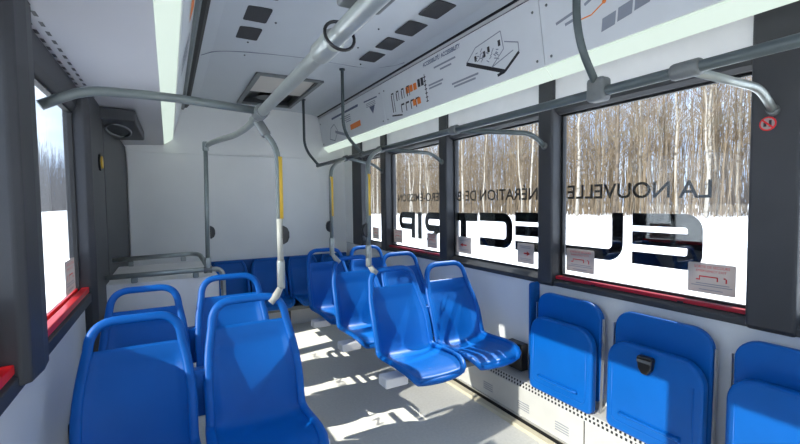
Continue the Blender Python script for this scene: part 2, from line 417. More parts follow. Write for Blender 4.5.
for i in range(7): pline(bm, (2.615, .66-i*.08), (2.585, .66-i*.08), .008)
for i in range(2): pquad(bm, [(2.70-i*.045, .52), (2.665-i*.045, .52), (2.665-i*.045, .68), (2.70-i*.045, .68)])
obj('seating_plan', bm, INKK, p2)
bm = bmesh.new()
for i in range(3): pquad(bm, [(2.88-i*.058, .50), (2.835-i*.058, .50), (2.835-i*.058, .64), (2.88-i*.058, .64)])
for i in range(2): pquad(bm, [(2.80-i*.062, .19), (2.75-i*.062, .19), (2.75-i*.062, .32), (2.80-i*.062, .32)])
obj('orange_seats', bm, INKO, p2)
bm = bmesh.new()
pline(bm, (2.12, .53), (1.80, .16), .022); pline(bm, (1.80, .16), (1.68, .36), .016); pline(bm, (1.80, .16), (1.86, .14), .016)
obj('drawing_outline', bm, INKK, p2)
bm = bmesh.new()
for a, b in [((2.12, .53), (2.02, .72)), ((2.02, .72), (1.80, .78)), ((1.80, .78), (1.79, .5)), ((1.79, .5), (1.90, .30)), ((1.68, .36), (1.68, .5)), ((1.68, .5), (1.78, .6)), ((1.9, .3), (1.72, .42))]: pline(bm, a, b, .006)
for _ in range(26):
    y = random.uniform(1.84, 2.06); s = random.uniform(.45, .62)-(2.06-y)*.35+.02; pline(bm, (y, s), (y-.02, s+random.uniform(-.05, .07)), .006)
obj('bus_drawing', bm, INKG, p2)
bm = bmesh.new()
for y, s in [(1.96, .56), (1.92, .60), (1.83, .62), (2.04, .55)]: pquad(bm, [(y, s-.05), (y-.02, s-.05), (y-.02, s+.04), (y, s+.04)])
obj('figure_marks', bm, INKK, p2)
p3 = rpanel(-.25, 1.52, 'nearest white printed panel with a grey strip drawing and orange pointer, top of the photo')
bm = bmesh.new()
for a, b in [((1.43, .50), (1.30, .56)), ((1.38, .44), (1.32, .46)), ((1.27, .57), (1.22, .62))]: pline(bm, a, b, .013)
for i in range(4): pline(bm, (1.20, .60+i*.05), (1.06, .62+i*.05), .010)
obj('printed_lines', bm, INKG, p3)
bm = bmesh.new()
pline(bm, (1.33, .42), (1.24, .42), .006); pline(bm, (1.24, .42), (1.18, .50), .006)
bmesh.ops.create_circle(bm, cap_ends=True, segments=12, radius=.010, matrix=panel_mtx(1.175, .51))
obj('orange_pointer', bm, INKO, p3)
bm = bmesh.new()
for i in range(6):
    y = 1.17-i*.075; s = .22+i*.045; pquad(bm, [(y+.03, s-.05), (y-.035, s-.02), (y-.045, s+.13), (y+.02, s+.10)])
obj('strip_drawing', bm, INKG, p3)
rpanel(-2.0, -.25, 'white printed panel directly above the camera position')
def lpanel(a, b, label):
    t = thing('printed_panel', label, 'printed panel')
    obj('panel_board', sec([(.066, 2.032), (.150, 2.36), (.138, 2.362), (.052, 2.038)], a+.002, b-.002), PRINT, t)
    return t
l1 = lpanel(3.28, 4.985, 'white printed panel at the rear end of the left ceiling edge')
l2 = lpanel(1.52, 3.28, 'white printed panel above the left light strip with an orange mark')
lpanel(-.25, 1.52, 'nearest white printed panel above the left light strip')
def lp(y, s, off=.002): return (.066+.084*s+off, y, 2.032+.328*s-off*.25)
bm = bmesh.new(); bm.faces.new([bm.verts.new(lp(*q)) for q in [(2.3, .60), (1.9, .55), (1.9, .80), (2.3, .85)]]); obj('orange_mark', bm, INKO, l2)
bm = bmesh.new()
for i in range(4): bm.faces.new([bm.verts.new(lp(*q)) for q in [(2.9-i*.1, .3), (2.85-i*.1, .3), (2.85-i*.1, .75), (2.9-i*.1, .75)]])
obj('printed_lines', bm, INKG, l2)

# ceiling fittings ------------------------------------------------------------
def grille(x, y, label):
    t = thing('ceiling_speaker_grille', label, 'ceiling grille', (x, y, ceilz(x)-.001), 'square grilles in the ceiling')
    o = obj('mesh_cover', prism(bmesh.new(), rrect(-.066, .066, -.10, .10, .012, .012, 3), XY, -.004, .001), MESHD, t)
    return t
for i, y in enumerate([2.82, 2.52]):
    grille(.48, y, ['dark mesh grille left of the ceiling rail, nearer the roof hatch', 'dark mesh grille left of the ceiling rail, farther from the roof hatch'][i])
for i, y in enumerate([2.86, 2.575, 2.29, 2.0, 1.70]):
    grille(1.36, y, ['rearmost of the dark mesh grilles in a row near the right ceiling edge', 'second dark mesh grille from the rear in the right ceiling row',
        'third dark mesh grille from the rear in the right ceiling row', 'fourth dark mesh grille from the rear in the right ceiling row', 'nearest dark mesh grille in the right ceiling row'][i])
grille(.48, 2.20, 'dark mesh grille left of the ceiling rail, cut by the top of the photo')
bm = bmesh.new()
for (x, y) in [(.50, 2.98), (.60, 2.6), (.52, 3.25), (1.35, 3.05), (1.20, 2.75), (1.19, 2.4)]:
    bmesh.ops.create_uvsphere(bm, u_segments=8, v_segments=4, radius=.007, matrix=Matrix.Translation((x, y, ceilz(x)-.001)))
struct('trim_60', bm, DARK)
# roof hatch
h = thing('roof_hatch', 'rectangular roof hatch in the ceiling with dark frame and cream lid', 'roof hatch', (.96, 4.21, 2.44))
bm = bmesh.new(); hw, hl = (hx1-hx0)/2, (hy1-hy0)/2
for q in [(-hw-.03, hw+.03, -hl-.03, -hl+.012), (-hw-.03, hw+.03, hl-.012, hl+.03), (-hw-.03, -hw+.012, -hl, hl), (hw-.012, hw+.03, -hl, hl)]:
    box(bm, q[0], q[1], q[2], q[3], -.022, .002)
obj('frame', bm, CLAMP, h, bevel=.005)
bm = bmesh.new()
for q in [(-hw, hw, -hl, -hl+.01), (-hw, hw, hl-.01, hl), (-hw, -hw+.01, -hl, hl), (hw-.01, hw, -hl, hl)]: box(bm, q[0], q[1], q[2], q[3], 0, .055)
obj('shaft', bm, DARK, h)
bm = bmesh.new()
bm = prism(bmesh.new(), [(-hl+.02, .045), (-hl+.1, .012), (-hl+.35, .0), (-hl+.60, -.004), (-hl+.66, .02), (-hl+.62, .05)], YZ, -hw+.012, hw-.012)
obj('lid', bm, CREAM, h)
obj('dark_opening', B(-hw, hw, -hl, hl, .048, .055), BLKP, h)
bm = bmesh.new(); bmesh.ops.create_cone(bm, cap_ends=True, segments=24, radius1=.12, radius2=.10, depth=.04, matrix=Matrix.Translation((-.02, .28, .02)))
obj('vent_fan', bm, BLKP, h, smooth=False)
# perforated slots in the left soffit
bm = bmesh.new()
for i in range(22):
    for dx in (0, .032):
        x = -.378+dx; y = 1.0+i*.088+dx*.3
        p = [(x-.006, y-.022), (x+.006, y-.020), (x+.006, y+.024), (x-.006, y+.022)]
        z = 1.948+(x+.40)*.058-.0012
        bm.faces.new([bm.verts.new((u, v, z)) for u, v in p])
struct('trim_61', bm, BLKP)
# corner housing
t = thing('corner_housing', 'dark grey angular housing with a ring under the left rear ceiling corner', 'ceiling unit', (-.28, 3.6, 1.95))
obj('housing', prism(bmesh.new(), [(-.10, -.5), (.115, -.45), (.125, .42), (-.10, .48)], XY, -.075, 0), DARK, t, bevel=.01)
bm = T([(math.cos(a)*.07-.01, -.05+math.sin(a)*.28, -.078) for a in [i*PI/12 for i in range(24)]], .008, closed=True, seg=8)
obj('ring', bm, CLAMP, t, smooth=True)

# ================================================================ SEATS
prof = [(-.520, .424, .135, .000), (-.530, .444, .160, .002), (-.505, .463, .186, .006), (-.45, .470, .201, .012), (-.36, .464, .206, .018), (-.27, .453, .205, .022), (-.20, .448, .203, .026),
        (-.155, .460, .200, .032), (-.13, .500, .198, .036), (-.113, .56, .199, .036), (-.092, .63, .199, .032), (-.065, .70, .193, .024), (-.042, .755, .181, .015), (-.022, .830, .166, .005)]
prof = [(a, b, min(c, c*.905) if c > .185 else c*.93, d_) for a, b, c, d_ in prof]
def build_seat(name, loop=True, top=None):
    t = thing(name, '', 'seat')
    PR = smoothpath([(a, b, c) for a, b, c, d_ in prof], 4); DD = smoothpath([(d_, 0, 0) for a, b, c, d_ in prof], 4)
    NS = len(PR); NU = 28
    bm = bmesh.new(); G = []; EL = []; ER = []
    for i, P in enumerate(PR):
        tg = (PR[min(i+1, NS-1)]-PR[max(i-1, 0)]); nn = Vector((0, -tg.y, tg.x)).normalized()   # (y,z) -> normal
        n2 = Vector((0, -tg.y, tg.x)); n2 = Vector((0, -(tg.y), tg.x)).normalized()
        # tg = (dy,dz,*): normal toward sitter = (-dz... )
        ny, nz2 = -tg.y, tg.x; L = math.hypot(ny, nz2); ny, nz2 = ny/L, nz2/L
        row = []; s = i/(NS-1)
        for k in range(NU+1):
            u = -1+2*k/NU; d_ = DD[i].x*abs(u)**2.6
            ins = min(1, max(0, (.84-abs(u))/.05))*min(1, max(0, (.95-s)/.02))*min(1, max(0, (s-.10)/.03))
            d_ -= .007*ins
            fr = -.022*(1-u*u)*max(0, 1-s*6)
            row.append(bm.verts.new((P.z*u, P.x+ny*d_+fr, P.y+nz2*d_)))
        G.append(row); EL.append(row[0].co.copy()); ER.append(row[-1].co.copy())
    for i in range(NS-1):
        for k in range(NU): bm.faces.new([G[i][k], G[i][k+1], G[i+1][k+1], G[i+1][k]])
    front = [v.co.copy() for v in G[0]]
    if not loop:
        # close the top with a rounded extra strip
        last = G[-1]
        for (dz, sc, dy) in [(.018, .99, .004), (.034, .93, .010), (.042, .84, .014)]:
            row = [bm.verts.new((v.co.x*sc/1, v.co.y+dy, .830+dz)) for v in last]
            pr = G[-1]
            for k in range(NU): bm.faces.new([pr[k], pr[k+1], row[k+1], row[k]])
            G.append(row)
    TOPC = [v.co.copy() for v in G[-1]]
    sh = obj('seat_shell', bm, BLUE, t, smooth=True)
    m = sh.modifiers.new('thick', 'SOLIDIFY'); m.thickness = .012; m.offset = -1
    # rim tube that becomes the grab loop
    e0 = EL[::3]; e1 = ER[::3][::-1]
    if e0[-1] != EL[-1]: e0.append(EL[-1])
    if (ER[-1]-e1[0]).length > 1e-6: e1.insert(0, ER[-1])
    if loop: topc = fillet([(-.164, -.045, .76), (-.142, .004, .930), (.142, .004, .930), (.164, -.045, .76)], .080, 10)[1:-1]
    else: topc = [TOPC[k] for k in range(0, NU+1, 4)]
    path = e0+[Vector(p) for p in topc]+e1+front[2:-2:3][::-1]
    rim = obj('handle_frame', T(path, .018, closed=True, seg=12, flat=.68), BLUE, t, smooth=True)
    obj('mounting_bracket', B(-.12, .12, -.42, -.26, .412, .442), CLAMP, t, bevel=.004)
    return t
proto = build_seat('bus_seat'); reg(proto)
rseat = build_seat('rear_bus_seat', loop=False); reg(rseat)
def put(src, loc, label, group, first=False):
    o = src if first else copy_tree(src)
    o.location = loc; o['label'] = label; o['group'] = group; return o
G1 = 'blue bus seats with grab loops'
spots = [((1.615, 2.31), 'blue window seat in the nearest row on the right, pan fully visible'),
         ((1.21, 2.31), 'blue aisle seat in the nearest row on the right, in front of the others'),
         ((1.615, 2.95), 'blue window seat in the middle row on the right, under the second window'),
         ((1.21, 2.95), 'blue aisle seat in the middle row on the right, behind the nearest one'),
         ((1.60, 3.57), 'blue window seat in the rearmost forward row on the right'),
         ((1.20, 3.57), 'blue aisle seat in the rearmost forward row on the right'),
         ((-.125, 1.90, -.02), 'large dark blue seat at bottom left beside the left wall'),
         ((.295, 1.93), 'large blue seat at bottom left with a yellow-sleeved pole on its loop'),
         ((-.125, 2.545, -.02), 'blue seat behind the bottom left seat, below the steel rails'),
         ((.295, 2.57), 'blue seat behind the yellow-sleeved pole seat, beside the aisle')]
for i, (q, lb) in enumerate(spots):
    s_ = put(proto, (q[0], q[1], q[2] if len(q) > 2 else 0), lb, G1, i == 0)
for i, (x, lb) in enumerate([(.56, 'blue bench seat at the left end of the rear row'), (.965, 'blue bench seat second from left in the rear row'),
                            (1.37, 'blue bench seat third from left in the rear row, half hidden'), (1.77, 'blue bench seat at the right end of the rear row, under the corner window')]):
    put(rseat, (x, 4.92, -.165), lb, 'blue bench seats along the rear wall', i == 0)
tag(obj('rear_backboard', B(.20, 1.95, 4.935, 4.973, .30, .722), BLUEP, bevel=.006), 'long blue backboard across the rear wall behind the bench', 'backboard')
bt = thing('rear_platform', 'grey boxed base under the rear bench seats', 'seat base', (1.1, 4.7, 0))
obj('base_panel', B(-.8, .85, -.10, .23, 0, .24), WALL, bt, bevel=.005)
obj('support_rail', B(-.8, .85, -.22, -.10, .19, .235), CLAMP, bt, bevel=.004)
obj('support_foot', B(-.02, .02, -.2, -.16, 0, .19), BLKP, bt)
for x in (.205,):
    for (y, nme) in ((1.93, 'nearest left'), (2.57, 'second left')):
        tag(obj('joining_bracket', prism(bmesh.new(), [(.050, .50), (.120, .50), (.125, .64), (.115, .69), (.055, .69), (.045, .64)], lambda u, v, w: (u, w, v), y-.11, y-.06), BLUE, bevel=.008),
            'small blue bracket joining the two seats of the %s row' % nme, 'bracket')
for (y, nme) in ((2.31, 'nearest right'), (2.95, 'middle right')):
    tag(obj('joining_bracket', prism(bmesh.new(), [(1.380, .50), (1.45, .50), (1.455, .64), (1.445, .69), (1.385, .69), (1.375, .64)], lambda u, v, w: (u, w, v), y-.11, y-.06), BLUE, bevel=.008),
        'small blue bracket joining the two seats of the %s row' % nme, 'bracket')
def beam(x0, x1, y, wall, label):
    t = thing('seat_beam', label, 'seat support', (wall, y, .368), 'cantilever beams under the seats')
    a, b = sorted((x0-wall, x1-wall))
    obj('beam', B(a, b, -.04, .04, 0, .04), CLAMP, t, bevel=.005)
    s = -1 if x0 < wall else 1
    e = x0-wall
    obj('end_cap', B(*(sorted((e+s*.008, e-s*.13))), -.046, .046, -.006, .047), WHITE, t, bevel=.008)
    obj('wall_bracket', B(*(sorted((0, s*.06))), -.07, .07, -.10, .07), BLKP, t, bevel=.006)
    return t
beam(.975, 1.97, 1.97, 1.972, 'pale tipped beam holding the nearest right-hand seat pair')
beam(.975, 1.97, 2.60, 1.972, 'pale tipped beam holding the middle right-hand seat pair')
beam(.975, 1.97, 3.21, 1.972, 'pale tipped beam holding the rear right-hand seat pair')
beam(.52, -.4, 1.59, -.398, 'beam under the bottom left seat pair')
beam(.52, -.4, 2.23, -.398, 'beam under the second left seat pair')

# folding seats on the right wall
def folding(y0, y1, label, latch=False):
    yc = (y0+y1)/2; t = thing('folding_seat', label, 'folding seat', (1.97, yc, .22), 'folded blue seats along the right wall')
    h_ = (y1-y0)/2
    X = lambda a: (lambda u, v, w: (w-1.97+a*(v), u, v-.22))
    bk = obj('backrest', prism(bmesh.new(), rrect(-h_, h_, .30, .812, .03, .085, 8), X(0), 1.905, 1.94), BLUE, t, bevel=.010)
    pn = obj('folded_pan', prism(bmesh.new(), rrect(-h_+.0, h_-.005, .252, .682, .03, .095, 8), X(.02), 1.825, 1.872), BLUE, t, bevel=.014)
    # embossed groove line and highlight crease near the lower edge
    g = fillet([(0, h_-.05, .30-.22), (0, -h_+.05, .30-.22)], .02)
    xx = 1.825-1.97
    obj('pan_moulding', T(fillet([(xx+.001+.02*.57, h_-.035, .36), (xx+.001+.02*.30, h_-.035, .08), (xx+.001+.02*.30, -h_+.035, .08), (xx+.001+.02*.57, -h_+.035, .36)], .03), .004, seg=8), BLUE, pn, smooth=True)
    obj('pan_ridge', T([(xx+.004, h_-.08, .125), (xx+.002, h_-.11, .122), (xx+.002, -h_+.11, .122), (xx+.004, -h_+.08, .125)], .014, seg=8, flat=.6), BLUE, pn, smooth=True)
    for s in (-1, 1):
        obj('side_bracket', prism(bmesh.new(), [(1.888-1.97, .0), (1.905-1.97, .0), (1.925-1.97, .40), (1.925-1.97, .52), (1.908-1.97, .52), (1.905-1.97, .40)], lambda u, v, w: (u, w, v), s*(h_+.006), s*(h_+.010)), ALU, t)
    obj('hinge_rod', T([(1.90-1.97, -h_-.008, .04), (1.90-1.97, h_+.008, .04)], .012), ALU, t)
    if latch:
        l_ = obj('belt_buckle', prism(bmesh.new(), [(-.035, .45), (-.028, .405), (-.012, .382), (.012, .382), (.028, .405), (.035, .45), (.030, .462), (-.030, .462)], lambda u, v, w: (w-1.97, u+.01, v-.028), 1.808, 1.840), BLKP, pn, bevel=.006)
        obj('buckle_tab', B(-.166, -.158, -.02, .04, .407, .420), CLAMP, l_)
    return t
folding(1.345, 1.765, 'folded blue seat farthest from the camera, next to the seat row')
folding(.845, 1.27, 'middle folded blue seat with a black belt buckle on it', True)
folding(.33, .775, 'nearest folded blue seat cut by the right edge of the photo')
ep = obj('end_panel', prism(bmesh.new(), rrect(1.885, 1.968, .26, .855, .01, .02), lambda u, v, w: (u, w, v), 1.803, 1.817), BLUEP, bevel=.006)
tag(ep, 'narrow upright blue panel on the right wall beside the far folded seat', 'partition')

# rear-left white cabinet with rails
tag(obj('white_cabinet', B(-.36, .28, 3.04, 3.9, 0, .87), WHITE, bevel=.008), 'white boxed cabinet behind the left seats under the steel rails', 'cabinet')
g = thing('guard_rail', 'pair of grey steel guard rails over the white cabinet at left', 'rail', (-.34, 3.0, .9))
def rel(pts, o): return [Vector(p)-Vector(o) for p in pts]
o3 = (-.34, 3.0, .9)
obj('front_rail', T(rel(fillet([(-.345, 3.0, .920), (.19, 3.0, .922), (.302, 3.0, .92), (.302, 3.0, .50)], .07), o3), .016), RAILS, g, smooth=True)
obj('back_rail', T(rel(fillet([(-.345, 3.38, .98), (.18, 3.36, .995), (.205, 3.02, .95)], .09), o3), .016), RAILS, g, smooth=True)
for (x, y, z) in [(-.20, 3.02, .895), (.14, 3.02, .895), (-.24, 3.38, .955), (.08, 3.38, .965)]:
    obj('rail_bracket', B(x-.018+.34, x+.018+.34, y-3.0-.010, y-3.0+.018, z-.925, z-.89), RAILS, g, bevel=.008)
obj('rail_bracket', B(.285+.34, .30+.34, -.02, .02, .78-.9, .84-.9), CLAMP, g, bevel=.006)

# ================================================================ HANDRAILS
def clampm(bm, p, axis, r, L):
    p = Vector(p); a = Vector(axis).normalized()*L/2; tube(bm, [p-a, p-a*.85, p+a*.85, p+a], r, radii=[r*.9, r, r, r*.9], seg=14); return bm
def K(p, axis, r, L): return clampm(bmesh.new(), p, axis, r, L)
# left overhead rail
t = thing('ceiling_handrail', 'thick steel overhead handrail left of centre with crossbar to the left pillar', 'handrail')
obj('main_tube', T([(.36, -.6, 1.74), (.36, 1.0, 1.74), (.36, 2.05, 1.738)], .021, seg=16), RAILS, t, smooth=True)
obj('crossbar', T(fillet([(-.342, 1.70, 1.665), (-.235, 1.73, 1.732), (.0, 1.80, 1.752), (.34, 1.89, 1.75)], .10, 6), .0165, seg=14), RAIL, t, smooth=True)
obj('clamp', K((.36, 1.88, 1.742), (0, 1, 0), .031, .10), CLAMP, t, smooth=True)
obj('clamp', K((.36, 1.02, 1.74), (0, 1, 0), .029, .11), RAILS, t, smooth=True)
obj('hanging_ring', T([(.36+math.cos(a)*.036, .93+math.sin(a)*.012, 1.736+math.sin(a)*.036) for a in [i*PI/12 for i in range(24)]], .004, closed=True, seg=8), BLKP, t, smooth=True)
mb = obj('ceiling_mount', B(.33, .435, .785, .873, 1.772, 1.81), CLAMP, t, bevel=.008)
obj('mount_post', T([(.36, .80, 1.79), (.36, .80, 2.422)], .022), RAIL, mb, smooth=True)
obj('branch_tube', T(smoothpath([(.36, 2.02, 1.738), (.362, 2.25, 1.738), (.335, 2.5, 1.733), (.275, 2.70, 1.73), (.245, 2.85, 1.73), (.232, 2.97, 1.73)], 5), .0165, seg=14), RAILS, t, smooth=True)
obj('ceiling_foot', K((.36, -.5, 1.78), (0, 0, 1), .03, .08), CLAMP, t)
# poles
def button(p, parent, s=1, red=False, off=(0, 0, 0)):
    x, y, z = Vector(p)-Vector(off)
    pts = [(0, -.045), (.022, -.032), (.030, -.012), (.030, .012), (.022, .032), (0, .045)]
    if s < 0: pts = [(-a, b) for a, b in pts]
    bm = prism(bmesh.new(), [(a+s*.010, b) for a, b in pts], lambda u, v, w: (x+u, y+w, z+v), -.017, .017)
    b = obj('stop_button', bm, BLKP, parent, bevel=.006)
    if red: obj('button_cap', B(x-.022, x-.012, y-.014, y-.010, z-.012, z+.012), RED, b)
def pole(path, tip, label, yz, buttonz, bs, base, low, red=False, sleeve=True):
    t = thing('grab_pole', label, 'grab pole', base)
    R_ = lambda pts: rel(pts, base)
    obj('pole_tube', T(R_(path), .0135, seg=12), RAIL, t, smooth=True)
    x, y = base[0], base[1]
    if yz: obj('yellow_sleeve', T(R_([(x+.0055, y-.003, yz[0]), (x+.0055, y-.003, yz[1])]), .0122, seg=12), YELL, t, smooth=True)
    if low: obj('lower_sleeve', T(R_([(x, y, base[2]+.12), (x, y, (yz or (1.25,))[0])]), .0142, seg=12), low, t, smooth=True)
    obj('socket', K(Vector((x, y, base[2]+.065))-Vector(base), (0, 0, 1), .018, .13), RAILS, t, smooth=True)
    if tip: obj('seat_clamp', T(R_([(x, y, base[2]+.01), Vector((x, y, base[2]-.005)).lerp(Vector(tip), .5), tip]), .017, radii=[.013, .018, .016]), PALE, t, smooth=True)
    button((x, y, buttonz), t, bs, red, base)
    return t
x, y = .440, 1.93
pole(fillet([(x, y, .96), (x, y, 1.60), (.372, 2.0, 1.705)], .09), (.388, 1.925, .90), 'pole with yellow sleeve and white lower part clamped to a left seat', (1.28, 1.56), 1.205, 1, (x, y, .96), PALE)
x, y = 1.055, 2.31
t = pole(fillet([(x, y, .96), (x, y, 1.59), (1.16, 2.45, 1.66), (1.375, 2.76, 1.735)], .09), (1.105, 2.305, .915), 'yellow-sleeved pole clamped to the nearest right-hand aisle seat', (1.27, 1.52), 1.18, -1, (x, y, .96), None, True)
x, y = 1.05, 2.95
t = pole(fillet([(x, y, .96), (x, y, 1.59), (1.16, 3.12, 1.66), (1.375, 3.46, 1.735)], .09), (1.105, 2.945, .905), 'yellow-sleeved pole clamped to the middle right-hand aisle seat, farther away', (1.25, 1.54), 1.175, -1, (x, y, .96), None)
x, y = .222, 3.0
t = thing('grab_pole', 'plain steel pole rising from the guard rail corner, topped by an elbow', 'grab pole', (x, y, .92))
obj('pole_tube', T([(-.01, 0, 0), (0, 0, .79)], .0135), RAIL, t, smooth=True)
obj('elbow', K((0, -.0, .805), (0, 0, 1), .0185, .06), RAIL, t, smooth=True)
obj('elbow_collar', K((.006, -.03, .81), (0, 1, 0), .0185, .05), RAIL, t, smooth=True)
obj('base_clamp', K((-.01, 0, .03), (0, 0, 1), .020, .10), RAILS, t, smooth=True)
button((0, 0, .245), t, 1)
obj('foot_clamp', K((-.01, 0, .0), (1, 0, 0), .023, .05), CLAMP, t, smooth=True)
# diagonal clamp on the left rail for the yellow pole
tag(obj('rail_joint', K((.383, 1.985, 1.695), (-.5, .4, 1), .022, .085), CLAMP, smooth=True), 'dark grey angled joint where the yellow-sleeved pole meets the ceiling handrail', 'rail joint')

# right overhead rail
t = thing('window_handrail', 'long grey handrail running below the right light strip', 'handrail')
obj('main_tube', T([(1.38, -2.4, 1.738), (1.38, 1, 1.738), (1.38, 4.27, 1.738)], .0175, seg=16), RAILD, t, smooth=True)
for yv, wd in [(.70, .08), (1.87, .06), (2.78, .07), (3.47, .07)]:
    obj('clamp', K((1.38, yv, 1.738), (0, 1, 0), .026, wd), CLAMP, t, smooth=True)
for (a, b, m) in [(.70, .69, RAILS), (1.87, 1.755, RAILD), (2.78, 2.81, RAILD), (3.47, 3.89, RAILD), (-.4, -.43, RAILD)]:
    obj('pillar_arm', T(fillet([(1.39, a, 1.738), (1.84, b, 1.735), (1.952, b, 1.665)], .09), .0145, seg=12), m, t, smooth=True)
    obj('arm_foot', K((1.948, b, 1.668), (1, 0, -.6), .02, .02), CLAMP, t, smooth=True)
for i, (yt, yb) in enumerate([(1.005, .995), (3.24, 3.12), (4.36, 4.25), (-.9, -.95)]):
    obj('ceiling_drop_tube', T(fillet([(1.27, yt, ceilz(1.27)+.002), (1.27, yt, 1.92), (1.385, yb, 1.742)], .16, 8), .0135, seg=12), RAILD, t, smooth=True)
    obj('ceiling_flange', K((1.27, yt, ceilz(1.27)-.006), (0, 0, 1), .024, .014), RAILD, t, smooth=True)
obj('clamp', K((1.38, 3.12, 1.738), (0, 1, 0), .024, .05), CLAMP, t, smooth=True)
obj('drop_clamp', B(1.352, 1.408, .96, 1.03, 1.705, 1.79), CLAMP, t, bevel=.014)

# yellow stop button on the left pillar
t = thing('request_button', 'round yellow stop button on the dark left pillar', 'button', (-.345, 2.98, 1.60))
obj('rim', K((.004, 0, 0), (1, 0, 0), .050, .014), BLKP, t, smooth=False)
obj('button_face', K((.013, 0, 0), (1, 0, 0), .036, .010), YELL, t)

# ================================================================ WINDOW LETTERING AND STICKERS
XO = 2.058
def omtx(y, z, x=XO):
    ex = Vector((0, 1, 0)); ey = Vector((0, 0, 1)); m = Matrix((ex, ey, ex.cross(ey))).transposed().to_4x4(); m.translation = Vector((x, y, z)); return m
def imtx(y, z, x):
    ex = Vector((0, -1, 0)); ey = Vector((0, 0, 1)); m = Matrix((ex, ey, ex.cross(ey))).transposed().to_4x4(); m.translation = Vector((x, y, z)); return m
t = thing('slogan_lettering', 'small black slogan lettering on the right windows, seen mirrored from inside', 'lettering')
text_mesh('LA', 'word', LETTERM, t, omtx(.932, 1.352), width=.135, height=.080, offset=.012)
text_mesh('NOUVELLE', 'word', LETTERM, t, omtx(1.105, 1.354), width=.575, height=.080, offset=.012)
text_mesh('GÉNÉRATION', 'word', LETTERM, t, omtx(1.76, 1.352), width=.715, height=.100, offset=.012)
text_mesh('DE', 'word', LETTERM, t, omtx(2.52, 1.352), width=.13, height=.078, offset=.012)
text_mesh('BUS', 'word', LETTERM, t, omtx(2.70, 1.351), width=.19, height=.078, offset=.012)
text_mesh('ZÉRO-ÉMISSION', 'word', LETTERM, t, omtx(2.94, 1.352), width=.82, height=.094, offset=.012)
t = thing('wordmark_lettering', 'large black ELECTRIP lettering on the right windows, seen mirrored from inside', 'lettering')
ZB, ZT = 1.022, 1.279; S_ = .066
def glyph(name, polys):
    bm = bmesh.new()
    for p in polys: prism(bm, p, YZ, XO, XO+.001)
    obj('letter', bm, LETTER, t)
def ring_arc(cy, cz, ro, ri, a0, a1, n=8):
    o = [(cy+ro*math.cos(math.radians(a0+(a1-a0)*k/n)), cz+ro*math.sin(math.radians(a0+(a1-a0)*k/n))) for k in range(n+1)]
    o += [(cy+ri*math.cos(math.radians(a1+(a0-a1)*k/n)), cz+ri*math.sin(math.radians(a1+(a0-a1)*k/n))) for k in range(n+1)]
    return o
def R4(a, b, c, d_): return [(a, c), (b, c), (b, d_), (a, d_)]
def Eg(y0, y1, zt=ZT, zb=ZB):
    r = .075; h = S_
    m0 = (zb+zt)/2-h*.5+.004; m1 = m0+h
    return [ring_arc(y0+r, zt-r, r, .012, 90, 180), ring_arc(y0+r, zb+r, r, .012, 180, 270), R4(y0, y0+r-.012, zb+r, zt-r), R4(y0+r, y1, zt-r+.012, zt), R4(y0+r, y1, zb, zb+r-.012), R4(y0+r-.012, y1, m0, m1)]
glyph('E', Eg(.962, 1.284))
r = .09; glyph('L', [R4(1.333, 1.333+.062, ZB+r, ZT), ring_arc(1.333+r, ZB+r, r, .028, 180, 270), R4(1.333+r, 1.69, ZB, ZB+.062)])
glyph('E', Eg(1.765, 2.105, 1.27, 1.015))
def Cg(y0, y1, zt, zb):
    r = .09; return [ring_arc(y0+r, zt-r, r, .028, 90, 180), ring_arc(y0+r, zb+r, r, .028, 180, 270), R4(y0, y0+.062, zb+r, zt-r), R4(y0+r, y1, zt-.062, zt), R4(y0+r, y1, zb, zb+.062)]
glyph('C', Cg(2.13, 2.475, 1.262, 1.015))
glyph('T', [R4(2.50, 2.85, 1.192, 1.256), R4(2.638, 2.715, .99, 1.192)])
def Pg(y0, y1, zt, zb, leg=False):
    r = .08; zm = zb+(zt-zb)*.32
    o = [R4(y0, y0+.07, zb, zt), R4(y0+.07, y1-r, zt-.06, zt), ring_arc(y1-r, zt-r, r, .02, 90, 0), ring_arc(y1-r, zm+r, r, .02, 0, -90), R4(y0+.07, y1-r, zm, zm+.06), R4(y1-.06, y1, zm+r, zt-r)]
    if leg: o.append([(y0+.12, zm), (y0+.21, zm), (y1, zb), (y1-.09, zb)])
    return o
glyph('R', Pg(2.89, 3.25, 1.252, 1.0, True))
glyph('I', [R4(3.305, 3.375, 1.0, 1.25)])
glyph('P', Pg(3.425, 3.74, 1.25, 1.0))

